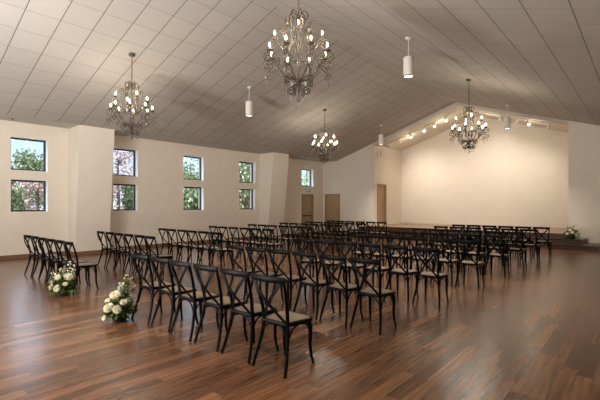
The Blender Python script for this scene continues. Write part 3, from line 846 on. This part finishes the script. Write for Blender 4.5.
# ---------------------------------------------------------------- outside
b = BM(); box(b, -120, XL-.36, -60, 110, -.5, -.3); struct('ground_outside', b, M['lawn'], 'green lawn outside the windows', 'lawn')
def tree(label, kind, x, y, h, rad, trunk_h, leaves, m, seed, lsize=.12, shape='round', cat='tree'):
    r = random.Random(seed)
    t = thing('tree', label, cat, (x, y, -.3), 0, 'trees outside the windows')
    b = BM(); sweep(b, smooth_path([(0, 0, 0), (.05, .03, h*.3), (-.04, .05, h*.6), (0, 0, h*.92)], 4), [.045*h**.6, .03*h**.6, .012], 7)
    for k in range(14):
        a = r.uniform(0, 2*PI); z0 = r.uniform(trunk_h, h*.8); ln = rad*r.uniform(.5, .95)
        up_ = -.1 if shape == 'weep' else .45
        sweep(b, smooth_path([(0, 0, z0), (math.cos(a)*ln*.5, math.sin(a)*ln*.5, z0+ln*.35), (math.cos(a)*ln, math.sin(a)*ln, z0+ln*up_)], 4), [.02, .006], 5)
    obj('trunk', b, M['trunk'], t)
    b = BM()
    clumps = []
    for k in range(34):
        d = rnd_dir(r)
        if shape == 'cone':
            f = r.random()**.8; z = trunk_h+(h-trunk_h)*f; rr = rad*(1-f)*.85; a = r.uniform(0, 2*PI)
            clumps.append((Vector((math.cos(a)*rr, math.sin(a)*rr, z)), rad*.35))
        else:
            q = r.uniform(.45, .9)
            clumps.append((Vector((d.x*rad*q, d.y*rad*q, (h+trunk_h)/2+d.z*(h-trunk_h)/2*q)), rad*.33))
    for k in range(leaves):
        c, cr = r.choice(clumps); d = rnd_dir(r); p = c+d*cr*r.random()**.4
        if shape in ('weep', 'cone'): p.z -= r.random()*cr*1.2; dd = Vector((d.x*.4, d.y*.4, -1))
        else: dd = rnd_dir(r)
        leaf(b, p, dd, rnd_dir(r), lsize*r.uniform(.7, 1.4), lsize*.38, .1)
    obj('foliage', b, m, t, False, False)
    return t
tree('round green tree against the sky in the nearest upper window', 'g', -30, 7.7, 5.3, 1.7, .8, 4200, M['tree_green'], 1, .16)
tree('pink blossom tree filling the nearest lower window', 'p', -20.5, 5.75, 3.35, 1.15, 1.0, 1500, M['tree_pink'], 2, .10)
tree('dark evergreen shrub at left in the nearest lower window', 'd', -18, 4.35, 2.5, .5, .2, 1800, M['tree_dark'], 3, .10, 'cone')
tree('dark narrow evergreen at right in the nearest lower window', 'd', -18.2, 5.95, 2.7, .38, .2, 1400, M['tree_dark'], 4, .10, 'cone')
tree('pink blossom tree in the second pair of windows', 'p', -20, 9.1, 5.2, 1.6, 1.0, 2100, M['tree_pink'], 5, .11)
tree('dark evergreen at right in the second lower window', 'd', -17.5, 8.6, 3.5, .42, .2, 2200, M['tree_dark'], 6, .10, 'weep')
tree('leafy green tree in the third pair of windows', 'm', -22, 15.6, 5.6, 2.0, .8, 3600, M['tree_green'], 7, .14)
tree('weeping dark tree low in the third pair of windows', 'd', -18, 11.9, 3.1, .75, .4, 1800, M['tree_mid'], 8, .14, 'weep')
tree('dense weeping tree in the fourth pair of windows', 'm', -18.5, 15.9, 5.2, 1.3, .3, 4200, M['tree_mid'], 9, .15, 'weep')
tree('pale leafy tree in the far single window', 'l', -19.5, 23.2, 5.6, 1.5, .6, 3600, M['tree_pale'], 10, .14)
tree('large dark tree standing behind the weeping trees', 'd', -27, 24.0, 6.5, 3.2, .5, 4200, M['tree_dark'], 12, .22)
b = BM()
for k in range(9): box(b, -24.0, -23.8, 2+k*1.5, 3.5+k*1.5-.03, -.3, 1.30)
box(b, -24.05, -23.75, 2, 15.5, 1.30, 1.38)
struct('garden_wall', b, M['stone'], 'pale low garden wall seen low in the nearest window', 'wall')

# ---------------------------------------------------------------- world and light
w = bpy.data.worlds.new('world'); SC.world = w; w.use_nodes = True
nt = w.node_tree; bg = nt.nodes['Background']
tc = N(nt, 'ShaderNodeTexCoord'); sp = N(nt, 'ShaderNodeSeparateXYZ'); L(nt, tc.outputs['Generated'], sp.inputs[0])
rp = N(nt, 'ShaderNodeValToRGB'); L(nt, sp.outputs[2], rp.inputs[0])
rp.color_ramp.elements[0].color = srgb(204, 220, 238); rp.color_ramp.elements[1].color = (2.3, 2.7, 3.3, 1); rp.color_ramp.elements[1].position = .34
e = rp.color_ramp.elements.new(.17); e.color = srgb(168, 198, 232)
ns = N(nt, 'ShaderNodeTexNoise'); ns.inputs['Scale'].default_value = 5; ns.inputs['Detail'].default_value = 5; L(nt, tc.outputs['Generated'], ns.inputs['Vector'])
r2 = N(nt, 'ShaderNodeValToRGB'); L(nt, ns.outputs['Fac'], r2.inputs[0]); r2.color_ramp.elements[0].position = .48; r2.color_ramp.elements[1].position = .62
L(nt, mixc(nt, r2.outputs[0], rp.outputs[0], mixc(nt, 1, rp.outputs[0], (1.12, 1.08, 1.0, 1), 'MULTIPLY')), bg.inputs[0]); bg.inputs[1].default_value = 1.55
sun = lamp('sun', 'SUN', (10, 0, 30), 3.0, (1, .95, .88), rot=None, angle=R(1))
sun.rotation_euler = Vector((-.75, .25, -.62)).to_track_quat('-Z', 'Y').to_euler()

# added fill lamps, unseen: one at the rear wall, one bounced off the ceiling
a = lamp('rear_fill_lamp', 'AREA', (-6.5, YB+.3, 2.6), 330, (.96, .98, 1), shape='RECTANGLE', size=10.0)
a.data.size_y = 3.0
a.rotation_euler = Vector((0, 1, .15)).to_track_quat('-Z', 'Y').to_euler()
a = lamp('bounce_fill_lamp', 'AREA', (-6.5, -1.6, 1.2), 680, (.96, .98, 1), shape='RECTANGLE', size=9.0)
a.data.size_y = 3.0
a.rotation_euler = Vector((0, .45, 1)).to_track_quat('-Z', 'Y').to_euler()

# ---------------------------------------------------------------- camera
cam = bpy.data.cameras.new('camera'); co = bpy.data.objects.new('camera', cam); COL.objects.link(co)
cam.sensor_width = 36; cam.lens = 24; cam.shift_y = 5.5/600; cam.clip_end = 400
co.location = (0, 0, 1.56); co.rotation_euler = (PI/2, 0, th)
SC.camera = co
SC.view_settings.view_transform = 'Standard'; SC.view_settings.look = 'None'
SC.view_settings.exposure = .16
SC.cycles.max_bounces = 10; SC.cycles.diffuse_bounces = 5; SC.cycles.glossy_bounces = 4; SC.cycles.transparent_max_bounces = 12
SC.cycles.sample_clamp_indirect = 6
SC.cycles.use_denoising = True
